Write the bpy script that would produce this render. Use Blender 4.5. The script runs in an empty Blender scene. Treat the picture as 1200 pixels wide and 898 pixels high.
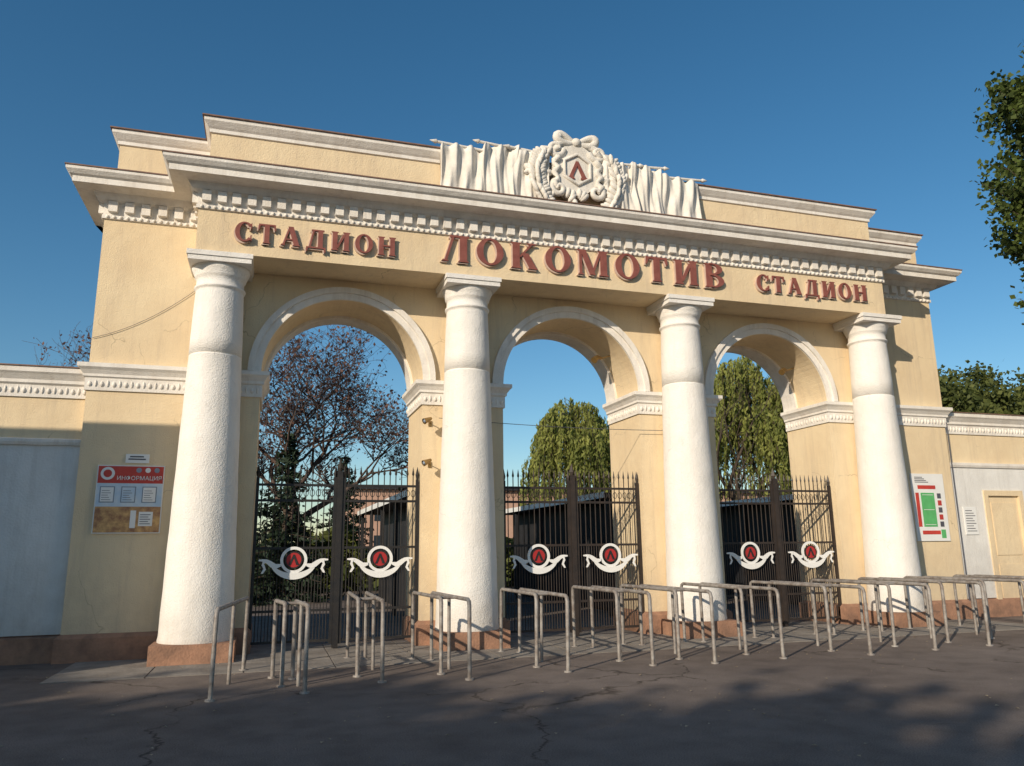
import bpy, math, random
from mathutils import Vector, Matrix
import numpy as np
random.seed(7); np.random.seed(7)
scene=bpy.context.scene
COL=scene.collection
rad=math.radians

# ------------------------------------------------------------------ camera
H=1.57
f=905.0;t=rad(12.1);a=rad(17.4);ro=rad(0.7)
F=Vector((math.sin(a)*math.cos(t),math.cos(a)*math.cos(t),math.sin(t)))
R0=Vector((math.cos(a),-math.sin(a),0))
U0=Vector((-math.sin(a)*math.sin(t),-math.cos(a)*math.sin(t),math.cos(t)))
cr,sr=math.cos(ro),math.sin(ro)
R=R0*cr-U0*sr; U=R0*sr+U0*cr
cd=bpy.data.cameras.new("camera"); cam=bpy.data.objects.new("camera",cd); COL.objects.link(cam)
M=Matrix(((R.x,U.x,-F.x,0),(R.y,U.y,-F.y,0),(R.z,U.z,-F.z,H),(0,0,0,1)))
cam.matrix_world=M
cd.sensor_width=36; cd.sensor_fit='HORIZONTAL'; cd.lens=f/1200*36; cd.clip_start=0.05; cd.clip_end=3000
scene.camera=cam
scene.view_settings.view_transform='Standard'; scene.view_settings.look='None'; scene.view_settings.exposure=0

# ------------------------------------------------------------------ light
AZ=rad(50); EL=rad(22)
S=Vector((-math.sin(AZ)*math.cos(EL),-math.cos(AZ)*math.cos(EL),math.sin(EL)))  # towards sun
w=bpy.data.worlds.new("World"); scene.world=w; w.use_nodes=True
nt=w.node_tree; bg=nt.nodes["Background"]
sky=nt.nodes.new("ShaderNodeTexSky"); sky.sky_type='NISHITA'; sky.sun_disc=False
sky.sun_elevation=EL; sky.sun_rotation=math.atan2(S.x,S.y)%(2*math.pi)
sky.air_density=1.0; sky.dust_density=0.4; sky.ozone_density=2.2
hs=nt.nodes.new("ShaderNodeHueSaturation"); hs.inputs["Saturation"].default_value=1.28; hs.inputs["Hue"].default_value=0.493
nt.links.new(sky.outputs[0],hs.inputs["Color"]); nt.links.new(hs.outputs[0],bg.inputs[0]); bg.inputs[1].default_value=0.11
sl=bpy.data.lights.new("sun","SUN"); sl.energy=4.6; sl.angle=rad(0.5); sl.color=(1.0,0.86,0.68)
so=bpy.data.objects.new("sun",sl); COL.objects.link(so); so.rotation_euler=S.to_track_quat('Z','Y').to_euler(); so.location=(-20,-20,30)

# ------------------------------------------------------------------ materials
def mat(name,c1,c2=None,rough=0.8,scale=3.0,bump=0.0,bscale=40.0,metal=0.0,streak=None,detail=4,trans=0.0,spec=0.3,lump=1.2,crack=0.0,base=None):
    m=bpy.data.materials.new(name); m.use_nodes=True
    N=m.node_tree.nodes; L=m.node_tree.links; b=N["Principled BSDF"]
    b.inputs["Roughness"].default_value=rough; b.inputs["Metallic"].default_value=metal
    b.inputs["Specular IOR Level"].default_value=spec
    tc=N.new("ShaderNodeTexCoord")
    c2=c2 or tuple(x*0.85 for x in c1)
    n=N.new("ShaderNodeTexNoise"); n.inputs["Scale"].default_value=scale; n.inputs["Detail"].default_value=detail; n.inputs["Roughness"].default_value=0.62
    L.new(tc.outputs["Object"],n.inputs["Vector"])
    cr=N.new("ShaderNodeValToRGB"); cr.color_ramp.elements[0].position=0.35; cr.color_ramp.elements[1].position=0.65
    cr.color_ramp.elements[0].color=(*c2,1); cr.color_ramp.elements[1].color=(*c1,1)
    L.new(n.outputs["Fac"],cr.inputs["Fac"]); out=cr.outputs["Color"]
    def mixin(fac,col,out):
        mx=N.new("ShaderNodeMixRGB"); mx.inputs[2].default_value=(*col,1)
        L.new(fac,mx.inputs[0]); L.new(out,mx.inputs[1]); return mx.outputs[0]
    def math_(op,A,B):
        q=N.new("ShaderNodeMath"); q.operation=op
        for i,x in enumerate((A,B)):
            if isinstance(x,(int,float)): q.inputs[i].default_value=x
            else: L.new(x,q.inputs[i])
        return q.outputs[0]
    if streak:
        mp=N.new("ShaderNodeMapping"); mp.inputs["Scale"].default_value=(4.5,4.5,0.35)
        L.new(tc.outputs["Object"],mp.inputs["Vector"])
        n2=N.new("ShaderNodeTexNoise"); n2.inputs["Scale"].default_value=1.6; n2.inputs["Detail"].default_value=6; n2.inputs["Roughness"].default_value=0.7
        L.new(mp.outputs[0],n2.inputs["Vector"])
        r2=N.new("ShaderNodeValToRGB"); r2.color_ramp.elements[0].position=0.50; r2.color_ramp.elements[1].position=0.76
        L.new(n2.outputs["Fac"],r2.inputs["Fac"])
        out=mixin(math_('MULTIPLY',r2.outputs["Color"],streak[1]),streak[0],out)
    if base:
        sp=N.new("ShaderNodeSeparateXYZ"); L.new(tc.outputs["Object"],sp.inputs[0])
        mr=N.new("ShaderNodeMapRange"); mr.inputs["From Min"].default_value=0.2; mr.inputs["From Max"].default_value=base[1]; mr.inputs["To Min"].default_value=1.0; mr.inputs["To Max"].default_value=0.0
        L.new(sp.outputs["Z"],mr.inputs["Value"])
        n5=N.new("ShaderNodeTexNoise"); n5.inputs["Scale"].default_value=5; n5.inputs["Detail"].default_value=5; L.new(tc.outputs["Object"],n5.inputs["Vector"])
        out=mixin(math_('MULTIPLY',math_('MULTIPLY',mr.outputs[0],n5.outputs["Fac"]),base[2]),base[0],out)
    if crack>0:
        nv=N.new("ShaderNodeTexNoise"); nv.inputs["Scale"].default_value=1.5; nv.inputs["Detail"].default_value=4; L.new(tc.outputs["Object"],nv.inputs["Vector"])
        vm=N.new("ShaderNodeVectorMath"); vm.operation='MULTIPLY_ADD'; vm.inputs[1].default_value=(1.1,1.1,1.1)
        L.new(nv.outputs["Color"],vm.inputs[0]); L.new(tc.outputs["Object"],vm.inputs[2])
        vo=N.new("ShaderNodeTexVoronoi"); vo.feature='DISTANCE_TO_EDGE'; vo.inputs["Scale"].default_value=0.45; L.new(vm.outputs[0],vo.inputs["Vector"])
        rc=N.new("ShaderNodeMapRange"); rc.inputs["From Min"].default_value=0.0015; rc.inputs["From Max"].default_value=0.005; rc.inputs["To Min"].default_value=crack; rc.inputs["To Max"].default_value=0
        L.new(vo.outputs["Distance"],rc.inputs["Value"])
        rm=N.new("ShaderNodeMapRange"); rm.inputs["From Min"].default_value=0.5; rm.inputs["From Max"].default_value=0.58; L.new(nv.outputs["Fac"],rm.inputs["Value"])
        out=mixin(math_('MULTIPLY',rc.outputs[0],rm.outputs[0]),tuple(x*.4 for x in c2),out)
    L.new(out,b.inputs["Base Color"])
    if bump>0:
        nb=N.new("ShaderNodeTexNoise"); nb.inputs["Scale"].default_value=bscale; nb.inputs["Detail"].default_value=3
        L.new(tc.outputs["Object"],nb.inputs["Vector"])
        nb2=N.new("ShaderNodeTexNoise"); nb2.inputs["Scale"].default_value=bscale*0.1; nb2.inputs["Detail"].default_value=2
        L.new(tc.outputs["Object"],nb2.inputs["Vector"])
        ad=N.new("ShaderNodeMath"); ad.operation='MULTIPLY_ADD'; ad.inputs[1].default_value=lump
        L.new(nb2.outputs["Fac"],ad.inputs[0]); L.new(nb.outputs["Fac"],ad.inputs[2])
        bp=N.new("ShaderNodeBump"); bp.inputs["Strength"].default_value=bump; bp.inputs["Distance"].default_value=0.02
        L.new(ad.outputs[0],bp.inputs["Height"]); L.new(bp.outputs[0],b.inputs["Normal"])
    if trans>0:
        o=N["Material Output"]; tr=N.new("ShaderNodeBsdfTranslucent"); L.new(out,tr.inputs["Color"])
        ms=N.new("ShaderNodeMixShader"); ms.inputs[0].default_value=trans
        L.new(b.outputs[0],ms.inputs[1]); L.new(tr.outputs[0],ms.inputs[2]); L.new(ms.outputs[0],o.inputs["Surface"])
    return m
YEL=mat("stucco_yellow",(0.76,0.62,0.41),(0.70,0.555,0.36),0.9,1.1,0.45,50,streak=((0.50,0.40,0.29),0.5),crack=0.45,base=((0.36,0.29,0.22),1.7,0.8))
WHI=mat("white_paint",(0.81,0.775,0.715),(0.71,0.665,0.60),0.8,2.8,0.35,45,streak=((0.44,0.38,0.31),0.42))
CRW=mat("crest_plaster",(0.78,0.74,0.67),(0.66,0.62,0.55),0.9,4,0.4,45,streak=((0.40,0.36,0.31),0.45))
COLM=mat("column_whitewash",(0.81,0.785,0.74),(0.76,0.73,0.68),0.85,2.2,0.55,45,streak=((0.58,0.53,0.46),0.28),lump=1.3,crack=0.22,base=((0.42,0.37,0.31),1.0,0.8))
FWH=mat("fence_whitewash",(0.74,0.73,0.70),(0.66,0.65,0.62),0.9,2.0,0.4,30,streak=((0.46,0.43,0.39),0.4),base=((0.34,0.31,0.28),1.6,1.0))
TER=mat("terracotta_paint",(0.36,0.20,0.13),(0.22,0.13,0.09),0.9,4,0.5,30)
RUST=mat("rusty_flashing",(0.25,0.15,0.11),(0.15,0.10,0.08),0.7,8)
RED=mat("letter_red",(0.27,0.095,0.075),(0.20,0.065,0.052),0.6,6)
PINK=mat("letter_edge",(0.60,0.46,0.38),(0.50,0.37,0.30),0.7,6)
BLK=mat("black_iron",(0.018,0.018,0.02),(0.03,0.027,0.025),0.5,6)
BRN=mat("sunlit_iron",(0.028,0.023,0.021),(0.045,0.033,0.027),0.5,6)  # black gate iron with its brown look in sunlight put into the colour
GRY=mat("grey_railing_paint",(0.31,0.29,0.265),(0.16,0.13,0.11),0.5,9,0.2,40,spec=0.5,detail=6)
SGW=mat("sign_white",(0.78,0.78,0.76),(0.74,0.74,0.72),0.4,3)
SGR=mat("sign_red",(0.55,0.06,0.04),(0.45,0.05,0.04),0.4,3)
SGO=mat("sign_wheat",(0.66,0.40,0.16),(0.28,0.13,0.07),0.4,9,detail=8)
SGB=mat("sign_blue_grey",(0.25,0.30,0.36),(0.2,0.24,0.3),0.4,6)
SGS=mat("sign_pale_sky",(0.42,0.56,0.70),(0.62,0.68,0.72),0.4,5)
SGG=mat("sign_green",(0.12,0.45,0.16),(0.10,0.38,0.13),0.4,6)
SGK=mat("sign_dark",(0.10,0.10,0.12),(0.07,0.07,0.09),0.4,6)
BRS=mat("brass_lamp",(0.35,0.22,0.08),(0.25,0.16,0.06),0.35,6,metal=0.6)
BARK=mat("bark",(0.10,0.075,0.055),(0.05,0.038,0.03),0.95,6)
BARKR=mat("twig_bark",(0.12,0.085,0.07),(0.07,0.05,0.042),0.95,6)
LREM=mat("enamel_red",(0.40,0.03,0.03),(0.34,0.03,0.03),0.45,4)
DKR=mat("dark_roof",(0.03,0.03,0.033),(0.02,0.02,0.022),0.6,4)
PNK=mat("pink_plaster",(0.48,0.30,0.22),(0.42,0.27,0.20),0.9,2)
GLS=mat("dark_glass",(0.03,0.04,0.05),(0.02,0.03,0.04),0.15,2)

# ------------------------------------------------------------------ mesh builder
class MB:
    def __init__(s): s.v=[];s.f=[];s.m=[];s.sm=[];s.mats=[]
    def mi(s,m):
        if m not in s.mats: s.mats.append(m)
        return s.mats.index(m)
    def add(s,vs,fs,m,smooth=False):
        o=len(s.v); s.v+= [tuple(p) for p in vs]; i=s.mi(m)
        for fc in fs: s.f.append([o+k for k in fc]); s.m.append(i); s.sm.append(smooth)
    def box(s,x0,x1,y0,y1,z0,z1,m):
        vs=[(x0,y0,z0),(x1,y0,z0),(x1,y1,z0),(x0,y1,z0),(x0,y0,z1),(x1,y0,z1),(x1,y1,z1),(x0,y1,z1)]
        s.add(vs,[(0,3,2,1),(4,5,6,7),(0,1,5,4),(1,2,6,5),(2,3,7,6),(3,0,4,7)],m)
    def prism(s,poly,y0,y1,m,mside=None):
        n=len(poly)
        vs=[(p[0],y0,p[1]) for p in poly]+[(p[0],y1,p[1]) for p in poly]
        s.add(vs,[tuple(range(n)),tuple(range(2*n-1,n-1,-1))],m)
        s.add(vs,[(i,(i+1)%n,n+(i+1)%n,n+i) for i in range(n)],mside or m)
    def lathe(s,cx,cy,prof,m,n=40):
        vs=[];fs=[]
        for (r,z) in prof:
            for k in range(n):
                an=2*math.pi*k/n; vs.append((cx+r*math.cos(an),cy+r*math.sin(an),z))
        for i in range(len(prof)-1):
            for k in range(n):
                k2=(k+1)%n; fs.append((i*n+k,i*n+k2,(i+1)*n+k2,(i+1)*n+k))
        s.add(vs,fs,m,True)
    def tube(s,pts,r,m,n=8,smooth=True,radii=None,cap=True):
        pts=[Vector(p) for p in pts]; vs=[];fs=[]
        for i,p in enumerate(pts):
            d=(pts[min(i+1,len(pts)-1)]-pts[max(i-1,0)]).normalized()
            if i==0: 
                up=Vector((0,0,1)) if abs(d.z)<0.9 else Vector((1,0,0)); x=d.cross(up).normalized()
            else:
                x=(x-d*x.dot(d)).normalized()
            y=d.cross(x); rr=radii[i] if radii else r
            for k in range(n):
                an=2*math.pi*k/n; vs.append(p+x*rr*math.cos(an)+y*rr*math.sin(an))
        for i in range(len(pts)-1):
            for k in range(n):
                k2=(k+1)%n; fs.append((i*n+k,i*n+k2,(i+1)*n+k2,(i+1)*n+k))
        s.add(vs,fs,m,smooth)
        if cap:
            L=(len(pts)-1)*n
            s.add(vs[:n],[tuple(range(n-1,-1,-1))],m); s.add(vs[L:L+n],[tuple(range(n))],m)
    def ell(s,c,rx,ry,rz,m,rot=0.0,nu=12,nv=8):
        vs=[];fs=[];cc,ss=math.cos(rot),math.sin(rot)
        for i in range(nv+1):
            th=math.pi*i/nv
            for k in range(nu):
                ph=2*math.pi*k/nu
                x=rx*math.sin(th)*math.cos(ph);y=ry*math.sin(th)*math.sin(ph);z=rz*math.cos(th)
                vs.append((c[0]+x*cc-z*ss,c[1]+y,c[2]+x*ss+z*cc))
        for i in range(nv):
            for k in range(nu):
                k2=(k+1)%nu; fs.append((i*nu+k,i*nu+k2,(i+1)*nu+k2,(i+1)*nu+k))
        s.add(vs,fs,m,True)
    def sweep(s,path,prof,m,cap=True):
        P=[Vector(p) for p in path]; n=len(P); off=[]
        for i in range(n):
            ns=[]
            if i>0: d=(P[i]-P[i-1]).normalized(); ns.append(Vector((d.y,-d.x)))
            if i<n-1: d=(P[i+1]-P[i]).normalized(); ns.append(Vector((d.y,-d.x)))
            if len(ns)==1: off.append(ns[0])
            else: off.append((ns[0]+ns[1])/(1+ns[0].dot(ns[1])))
        vs=[];fs=[];k=len(prof)
        for i in range(n):
            for (p,z) in prof:
                q=P[i]+off[i]*p; vs.append((q.x,q.y,z))
        for i in range(n-1):
            for j in range(k-1):
                fs.append((i*k+j,(i+1)*k+j,(i+1)*k+j+1,i*k+j+1))
        s.add(vs,fs,m)
        if cap:
            s.add(vs[:k],[tuple(range(k))],m); s.add(vs[(n-1)*k:],[tuple(range(k-1,-1,-1))],m)
    def obj(s,name,parent=None):
        me=bpy.data.meshes.new(name); me.from_pydata(s.v,[],s.f); me.update()
        for m in s.mats: me.materials.append(m)
        me.polygons.foreach_set("material_index",s.m); me.polygons.foreach_set("use_smooth",s.sm)
        o=bpy.data.objects.new(name,me); COL.objects.link(o)
        if parent: o.parent=parent
        return o
def empty(name):
    o=bpy.data.objects.new(name,None); COL.objects.link(o); return o

# ------------------------------------------------------------------ ground
def groundmat():
    m=bpy.data.materials.new("asphalt"); m.use_nodes=True
    N=m.node_tree.nodes;L=m.node_tree.links;b=N["Principled BSDF"];b.inputs["Roughness"].default_value=0.85;b.inputs["Specular IOR Level"].default_value=0.25
    tc=N.new("ShaderNodeTexCoord")
    def noise(s,d=5,r=0.6):
        n=N.new("ShaderNodeTexNoise");n.inputs["Scale"].default_value=s;n.inputs["Detail"].default_value=d;n.inputs["Roughness"].default_value=r
        L.new(tc.outputs["Object"],n.inputs["Vector"]);return n
    def ramp(src,p0,c0,p1,c1):
        r=N.new("ShaderNodeValToRGB");r.color_ramp.elements[0].position=p0;r.color_ramp.elements[1].position=p1
        r.color_ramp.elements[0].color=(*c0,1);r.color_ramp.elements[1].color=(*c1,1);L.new(src,r.inputs["Fac"]);return r.outputs["Color"]
    def mul(A,B,fac=1):
        x=N.new("ShaderNodeMixRGB");x.blend_type='MULTIPLY';x.inputs[0].default_value=fac;L.new(A,x.inputs[1]);L.new(B,x.inputs[2]);return x.outputs[0]
    base=ramp(noise(0.35,5).outputs["Fac"],0.35,(0.155,0.125,0.108),0.68,(0.215,0.178,0.155))
    grit=ramp(noise(80,2,0.8).outputs["Fac"],0.3,(0.45,0.45,0.45),0.7,(1.4,1.4,1.4))
    blot=ramp(noise(2.2,4).outputs["Fac"],0.3,(0.75,0.75,0.75),0.6,(1.05,1.05,1.05))
    c=mul(mul(base,grit),blot)
    dn=noise(1.2,4); vm=N.new("ShaderNodeVectorMath");vm.operation='MULTIPLY_ADD'
    L.new(dn.outputs["Color"],vm.inputs[0]);vm.inputs[1].default_value=(1.2,1.2,0);L.new(tc.outputs["Object"],vm.inputs[2])
    vo=N.new("ShaderNodeTexVoronoi");vo.feature='DISTANCE_TO_EDGE';vo.inputs["Scale"].default_value=0.28;L.new(vm.outputs[0],vo.inputs["Vector"])
    ck=ramp(vo.outputs["Distance"],0.0015,(0.3,0.28,0.25),0.006,(1,1,1))
    msk=ramp(noise(0.5,2).outputs["Fac"],0.46,(0,0,0),0.54,(1,1,1))
    x=N.new("ShaderNodeMixRGB");x.blend_type='MULTIPLY';L.new(msk,x.inputs[0]);L.new(c,x.inputs[1]);L.new(ck,x.inputs[2])
    L.new(x.outputs[0],b.inputs["Base Color"])
    bp=N.new("ShaderNodeBump");bp.inputs["Strength"].default_value=0.5;bp.inputs["Distance"].default_value=0.012
    L.new(noise(70,3,0.7).outputs["Fac"],bp.inputs["Height"]);L.new(bp.outputs[0],b.inputs["Normal"])
    return m
g=MB(); G_=groundmat()
g.add([(-600,-600,0),(600,-600,0),(600,900,0),(-600,900,0)],[(0,1,2,3)],G_); g.obj("ground")
PAV=mat("paving_concrete",(0.28,0.255,0.225),(0.18,0.16,0.14),0.9,2.5,0.5,25,detail=6)
pv=MB()
for i in range(14):
    for j in range(3):
        x0=-2.6+i*1.2; y0=11.4+j*0.95
        h=0.004+0.004*random.random()
        pv.box(x0,x0+1.18,y0,y0+0.93,-0.02,h+0.004,PAV)
pv.obj("paving_apron")
lf=MB(); LFM=mat("dry_leaf",(0.45,0.38,0.26),(0.22,0.16,0.10),0.8,8)
for i in range(260):
    x=random.uniform(-3,12);y=random.uniform(5.2,12.8);s_=random.uniform(0.010,0.030);an=random.random()*6.28
    c_,s2=math.cos(an)*s_,math.sin(an)*s_
    lf.add([(x+c_,y+s2,0.012),(x-s2*.6,y+c_*.6,0.02),(x-c_,y-s2,0.012),(x+s2*.6,y-c_*.6,0.018)],[(0,1,2,3)],LFM)
lf.obj("fallen_leaves")

# ------------------------------------------------------------------ gateway
gw=empty("stadium_gateway")
XL,XR=-2.85,14.3; YW,YB=13.4,14.8; FL,FR,FY=-1.33,12.2,12.55
ZS=4.54; RI=1.38
ARC=[1.14,5.40,9.82]
wall=MB()
def quad(p): wall.add(p,[(0,1,2,3)],YEL)
ZT=7.7
edges=[XL]
for c in ARC: edges+=[c-RI,c+RI]
edges.append(XR)
for i in range(0,len(edges),2):
    x0,x1=edges[i],edges[i+1]
    quad([(x0,YW,0),(x1,YW,0),(x1,YW,ZT),(x0,YW,ZT)]); quad([(x1,YB,0),(x0,YB,0),(x0,YB,ZT),(x1,YB,ZT)])
quad([(XL,YB,0),(XL,YW,0),(XL,YW,ZT),(XL,YB,ZT)]); quad([(XR,YW,0),(XR,YB,0),(XR,YB,ZT),(XR,YW,ZT)])
NS=40
for c in ARC:
    for sgn in (-1,1):
        x=c+sgn*RI; quad([(x,YW,0),(x,YB,0),(x,YB,ZS),(x,YW,ZS)])
    for k in range(NS):
        a0=math.pi*k/NS;a1=math.pi*(k+1)/NS
        p0=(c-RI*math.cos(a0),ZS+RI*math.sin(a0));p1=(c-RI*math.cos(a1),ZS+RI*math.sin(a1))
        quad([(p0[0],YW,p0[1]),(p1[0],YW,p1[1]),(p1[0],YW,ZT),(p0[0],YW,ZT)])
        quad([(p1[0],YB,p1[1]),(p0[0],YB,p0[1]),(p0[0],YB,ZT),(p1[0],YB,ZT)])
        wall.add([(p0[0],YW,p0[1]),(p0[0],YB,p0[1]),(p1[0],YB,p1[1]),(p1[0],YW,p1[1])],[(0,1,2,3)],YEL,True)
wall.obj("facade_wall",gw)
ar=MB()
for c in ARC:
    for (r0,r1,y) in ((RI+0.003,1.50,YW-0.05),(1.50,1.60,YW-0.09)):
        for k in range(NS):
            a0=math.pi*k/NS;a1=math.pi*(k+1)/NS
            def pt(r_,an): return (c-r_*math.cos(an),ZS+r_*math.sin(an))
            A,B,C,D=pt(r0,a0),pt(r0,a1),pt(r1,a1),pt(r1,a0)
            V=[(q[0],y,q[1]) for q in (A,B,C,D)]+[(q[0],YW+0.001,q[1]) for q in (A,B,C,D)]
            ar.add(V,[(0,1,2,3),(0,4,5,1),(3,2,6,7)],WHI)
    for k in range(NS):
        a0=math.pi*k/NS;a1=math.pi*(k+1)/NS
        r0,r1=RI-0.05,RI
        A,B=pt(r0,a0),pt(r0,a1);C,D=pt(r1,a1),pt(r1,a0)
        V=[(A[0],14.35,A[1]),(B[0],14.35,B[1]),(B[0],14.797,B[1]),(A[0],14.797,A[1]),(D[0],14.35,D[1]),(C[0],14.35,C[1]),(C[0],14.797,C[1]),(D[0],14.797,D[1])]
        ar.add(V,[(0,1,2,3),(0,4,5,1),(3,2,6,7)],WHI)
ar.obj("archivolts",gw)
im=MB()
IP=[(0,4.10),(0.03,4.10),(0.03,4.30),(0.06,4.32),(0.06,4.36),(0.10,4.42),(0.14,4.46),(0.14,4.525),(0,4.54)]
paths=[[(XL,YB),(XL,YW),(ARC[0]-RI,YW),(ARC[0]-RI,YB)],[(ARC[0]+RI,YB),(ARC[0]+RI,YW),(ARC[1]-RI,YW),(ARC[1]-RI,YB)],
[(ARC[1]+RI,YB),(ARC[1]+RI,YW),(ARC[2]-RI,YW),(ARC[2]-RI,YB)],[(ARC[2]+RI,YB),(ARC[2]+RI,YW),(XR,YW),(XR,YB)]]
def beads(mb,p0,p1,nrm,z,sp=0.085,r=0.032):
    p0=Vector(p0);p1=Vector(p1);L_=(p1-p0).length;n=int(L_/sp)
    for i in range(n):
        q=p0+(p1-p0)*((i+0.5)/n)+Vector(nrm)*0.032
        if i%2==0: mb.ell((q.x,q.y,z),r,r*.8,r*1.5,WHI,nu=6,nv=4)
        else: mb.ell((q.x,q.y,z+0.01),r*.6,r*.6,r*1.9,WHI,nu=6,nv=4)
for p in paths:
    im.sweep(p,IP,WHI)
    beads(im,p[1],p[2],(0,-1),4.20)
    if p[0][0]>0: beads(im,p[0],p[1],(-1,0),4.20)
im.obj("impost_mouldings",gw)
pl=MB()
for p in paths: pl.sweep(p,[(0,-0.02),(0.07,-0.02),(0.07,0.34),(0,0.40)],TER)
pl.obj("plinth",gw)
en=MB()
en.box(FL,FR,FY,YW-0.002,6.28,7.6,YEL)
en.obj("entablature",gw)
fp=[(XL,YB),(XL,YW),(FL,YW),(FL,FY),(FR,FY),(FR,YW),(XR,YW),(XR,YB)]
co=MB()
co.sweep(fp,[(0.003,6.99),(0.035,7.0),(0.035,7.06),(0.02,7.07),(0.02,7.27),(0.10,7.30),(0.14,7.35),(0.17,7.40),(0.43,7.42),(0.43,7.52),(0.47,7.54),(0.52,7.60),(0.52,7.65)],WHI)
co.sweep(fp,[(0.52,7.652),(0.535,7.652),(0.535,7.672),(-0.2,7.76)],RUST)
def dent(p0,p1,nrm):
    p0=Vector(p0);p1=Vector(p1);L_=(p1-p0).length;n=max(1,int(round(L_/0.235)));d=(p1-p0)/L_
    nv=Vector(nrm)
    for i in range(n):
        q=p0+d*(L_*(i+0.5)/n+random.uniform(-.008,.008)); A=q-d*0.068+nv*0.018; B=q+d*0.068+nv*(0.105+random.uniform(-.006,.006))
        co.box(min(A.x,B.x),max(A.x,B.x),min(A.y,B.y),max(A.y,B.y),7.105+random.uniform(-.01,.01),7.285,WHI)
dent((XL,YW),(FL,YW),(0,-1)); dent((FL,FY),(FR,FY),(0,-1)); dent((FR,YW),(XR,YW),(0,-1)); dent((XL,YB),(XL,YW),(-1,0)); dent((XR,YW),(XR,YB),(1,0)); dent((FL,YW),(FL,FY),(-1,0)); dent((FR,FY),(FR,YW),(1,0))
def minib(p0,p1,nrm):
    p0=Vector(p0);p1=Vector(p1);L_=(p1-p0).length;n=int(L_/0.10)
    for i in range(n):
        q=p0+(p1-p0)*((i+0.5)/n)+Vector(nrm)*0.035
        co.ell((q.x,q.y,7.03),0.032,0.028,0.03,WHI,nu=6,nv=4)
minib((XL,YW),(FL,YW),(0,-1));minib((FL,FY),(FR,FY),(0,-1));minib((FR,YW),(XR,YW),(0,-1))
co.obj("cornice",gw)
at=MB()
AO=0.10
at.sweep(fp,[(-AO,7.6),(-AO,8.40)],YEL,cap=False)
at.sweep(fp,[(-AO,8.40),(-AO+.03,8.41),(-AO+.03,8.47),(-AO+.06,8.50),(-AO+.12,8.58),(-AO+.12,8.64)],WHI,cap=False)
at.sweep(fp,[(-AO+.12,8.642),(-AO+.15,8.644),(-AO+.15,8.665),(-AO-.2,8.70)],RUST,cap=False)
for (x0,x1,y0) in ((XL+.3,FL+.3,YW+.3),(FL+.3,FR-.3,FY+.3),(FR-.3,XR-.3,YW+.3)):
    at.add([(x0,y0,8.70),(x1,y0,8.70),(x1,YB,8.70),(x0,YB,8.70)],[(0,1,2,3)],RUST)
at.add([(XL+AO,YB-.002,7.6),(XL+AO,YB-.002,8.7),(XR-AO,YB-.002,8.7),(XR-AO,YB-.002,7.6)],[(0,1,2,3)],YEL)
at.obj("attic",gw)
CX=[-0.95,3.24,7.55,12.05]; CY=13.0
for i,cx in enumerate(CX):
    c=MB()
    prof=[(0.53,0.27),(0.535,0.31),(0.525,0.36)]
    zj=4.64-0.02*i
    for k in range(15):
        z=0.4+k*(zj-0.02-0.4)/14; u=(z-0.4)/4.22
        prof.append((0.522-0.118*u**1.15+0.003*math.sin(k*2.1+i),z))
    prof+=[(0.404,zj-.005),(0.388,zj),(0.388,zj+.016),(0.403,zj+.02),(0.40,4.9),(0.385,5.4),(0.372,5.70),(0.372,5.74),(0.395,5.75),(0.40,5.77),(0.395,5.79),(0.37,5.80),(0.37,5.93),(0.40,5.95),(0.40,5.97),(0.43,6.04),(0.455,6.10),(0.455,6.12),(0.3,6.125)]
    c.lathe(cx,CY,prof,COLM,48)
    c.box(cx-.48,cx+.48,CY-.5,CY+.4,6.12,6.20,COLM); c.box(cx-.50,cx+.50,CY-.52,CY+.4,6.20,6.279,COLM)
    c.box(cx-.575,cx+.575,CY-.575,CY+.4,-0.02,0.28,TER)
    c.obj("column_%d"%(i+1),gw)

# ------------------------------------------------------------------ letters
T_=0.23;t_=0.085;sf=0.06;se=0.065
def stem(x,w,y0=0,y1=1,top=True,bot=True):
    r=[[(x,y0),(x+w,y0),(x+w,y1),(x,y1)]]
    if bot: r.append([(x-se,y0),(x+w+se,y0),(x+w+se*.3,y0+sf),(x-se*.3,y0+sf)])
    if top: r.append([(x-se*.3,y1-sf),(x+w+se*.3,y1-sf),(x+w+se,y1),(x-se,y1)])
    return r
def ring(cx,cy,rx,ry,tx,ty,a0=0,a1=360,n=28):
    out=[]
    for k in range(n):
        b0=rad(a0+(a1-a0)*k/n);b1=rad(a0+(a1-a0)*(k+1)/n)
        o0=(cx+rx*math.cos(b0),cy+ry*math.sin(b0));o1=(cx+rx*math.cos(b1),cy+ry*math.sin(b1))
        i0=(cx+(rx-tx)*math.cos(b0),cy+(ry-ty)*math.sin(b0));i1=(cx+(rx-tx)*math.cos(b1),cy+(ry-ty)*math.sin(b1))
        out.append([i0,o0,o1,i1])
    return out
def diag(x0,y0,x1,y1,w): return [[(x0,y0),(x0+w,y0),(x1+w,y1),(x1,y1)]]
def foot(x,w,y=0): return [[(x-se,y),(x+w+se,y),(x+w+se*.3,y+sf),(x-se*.3,y+sf)]]
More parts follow.
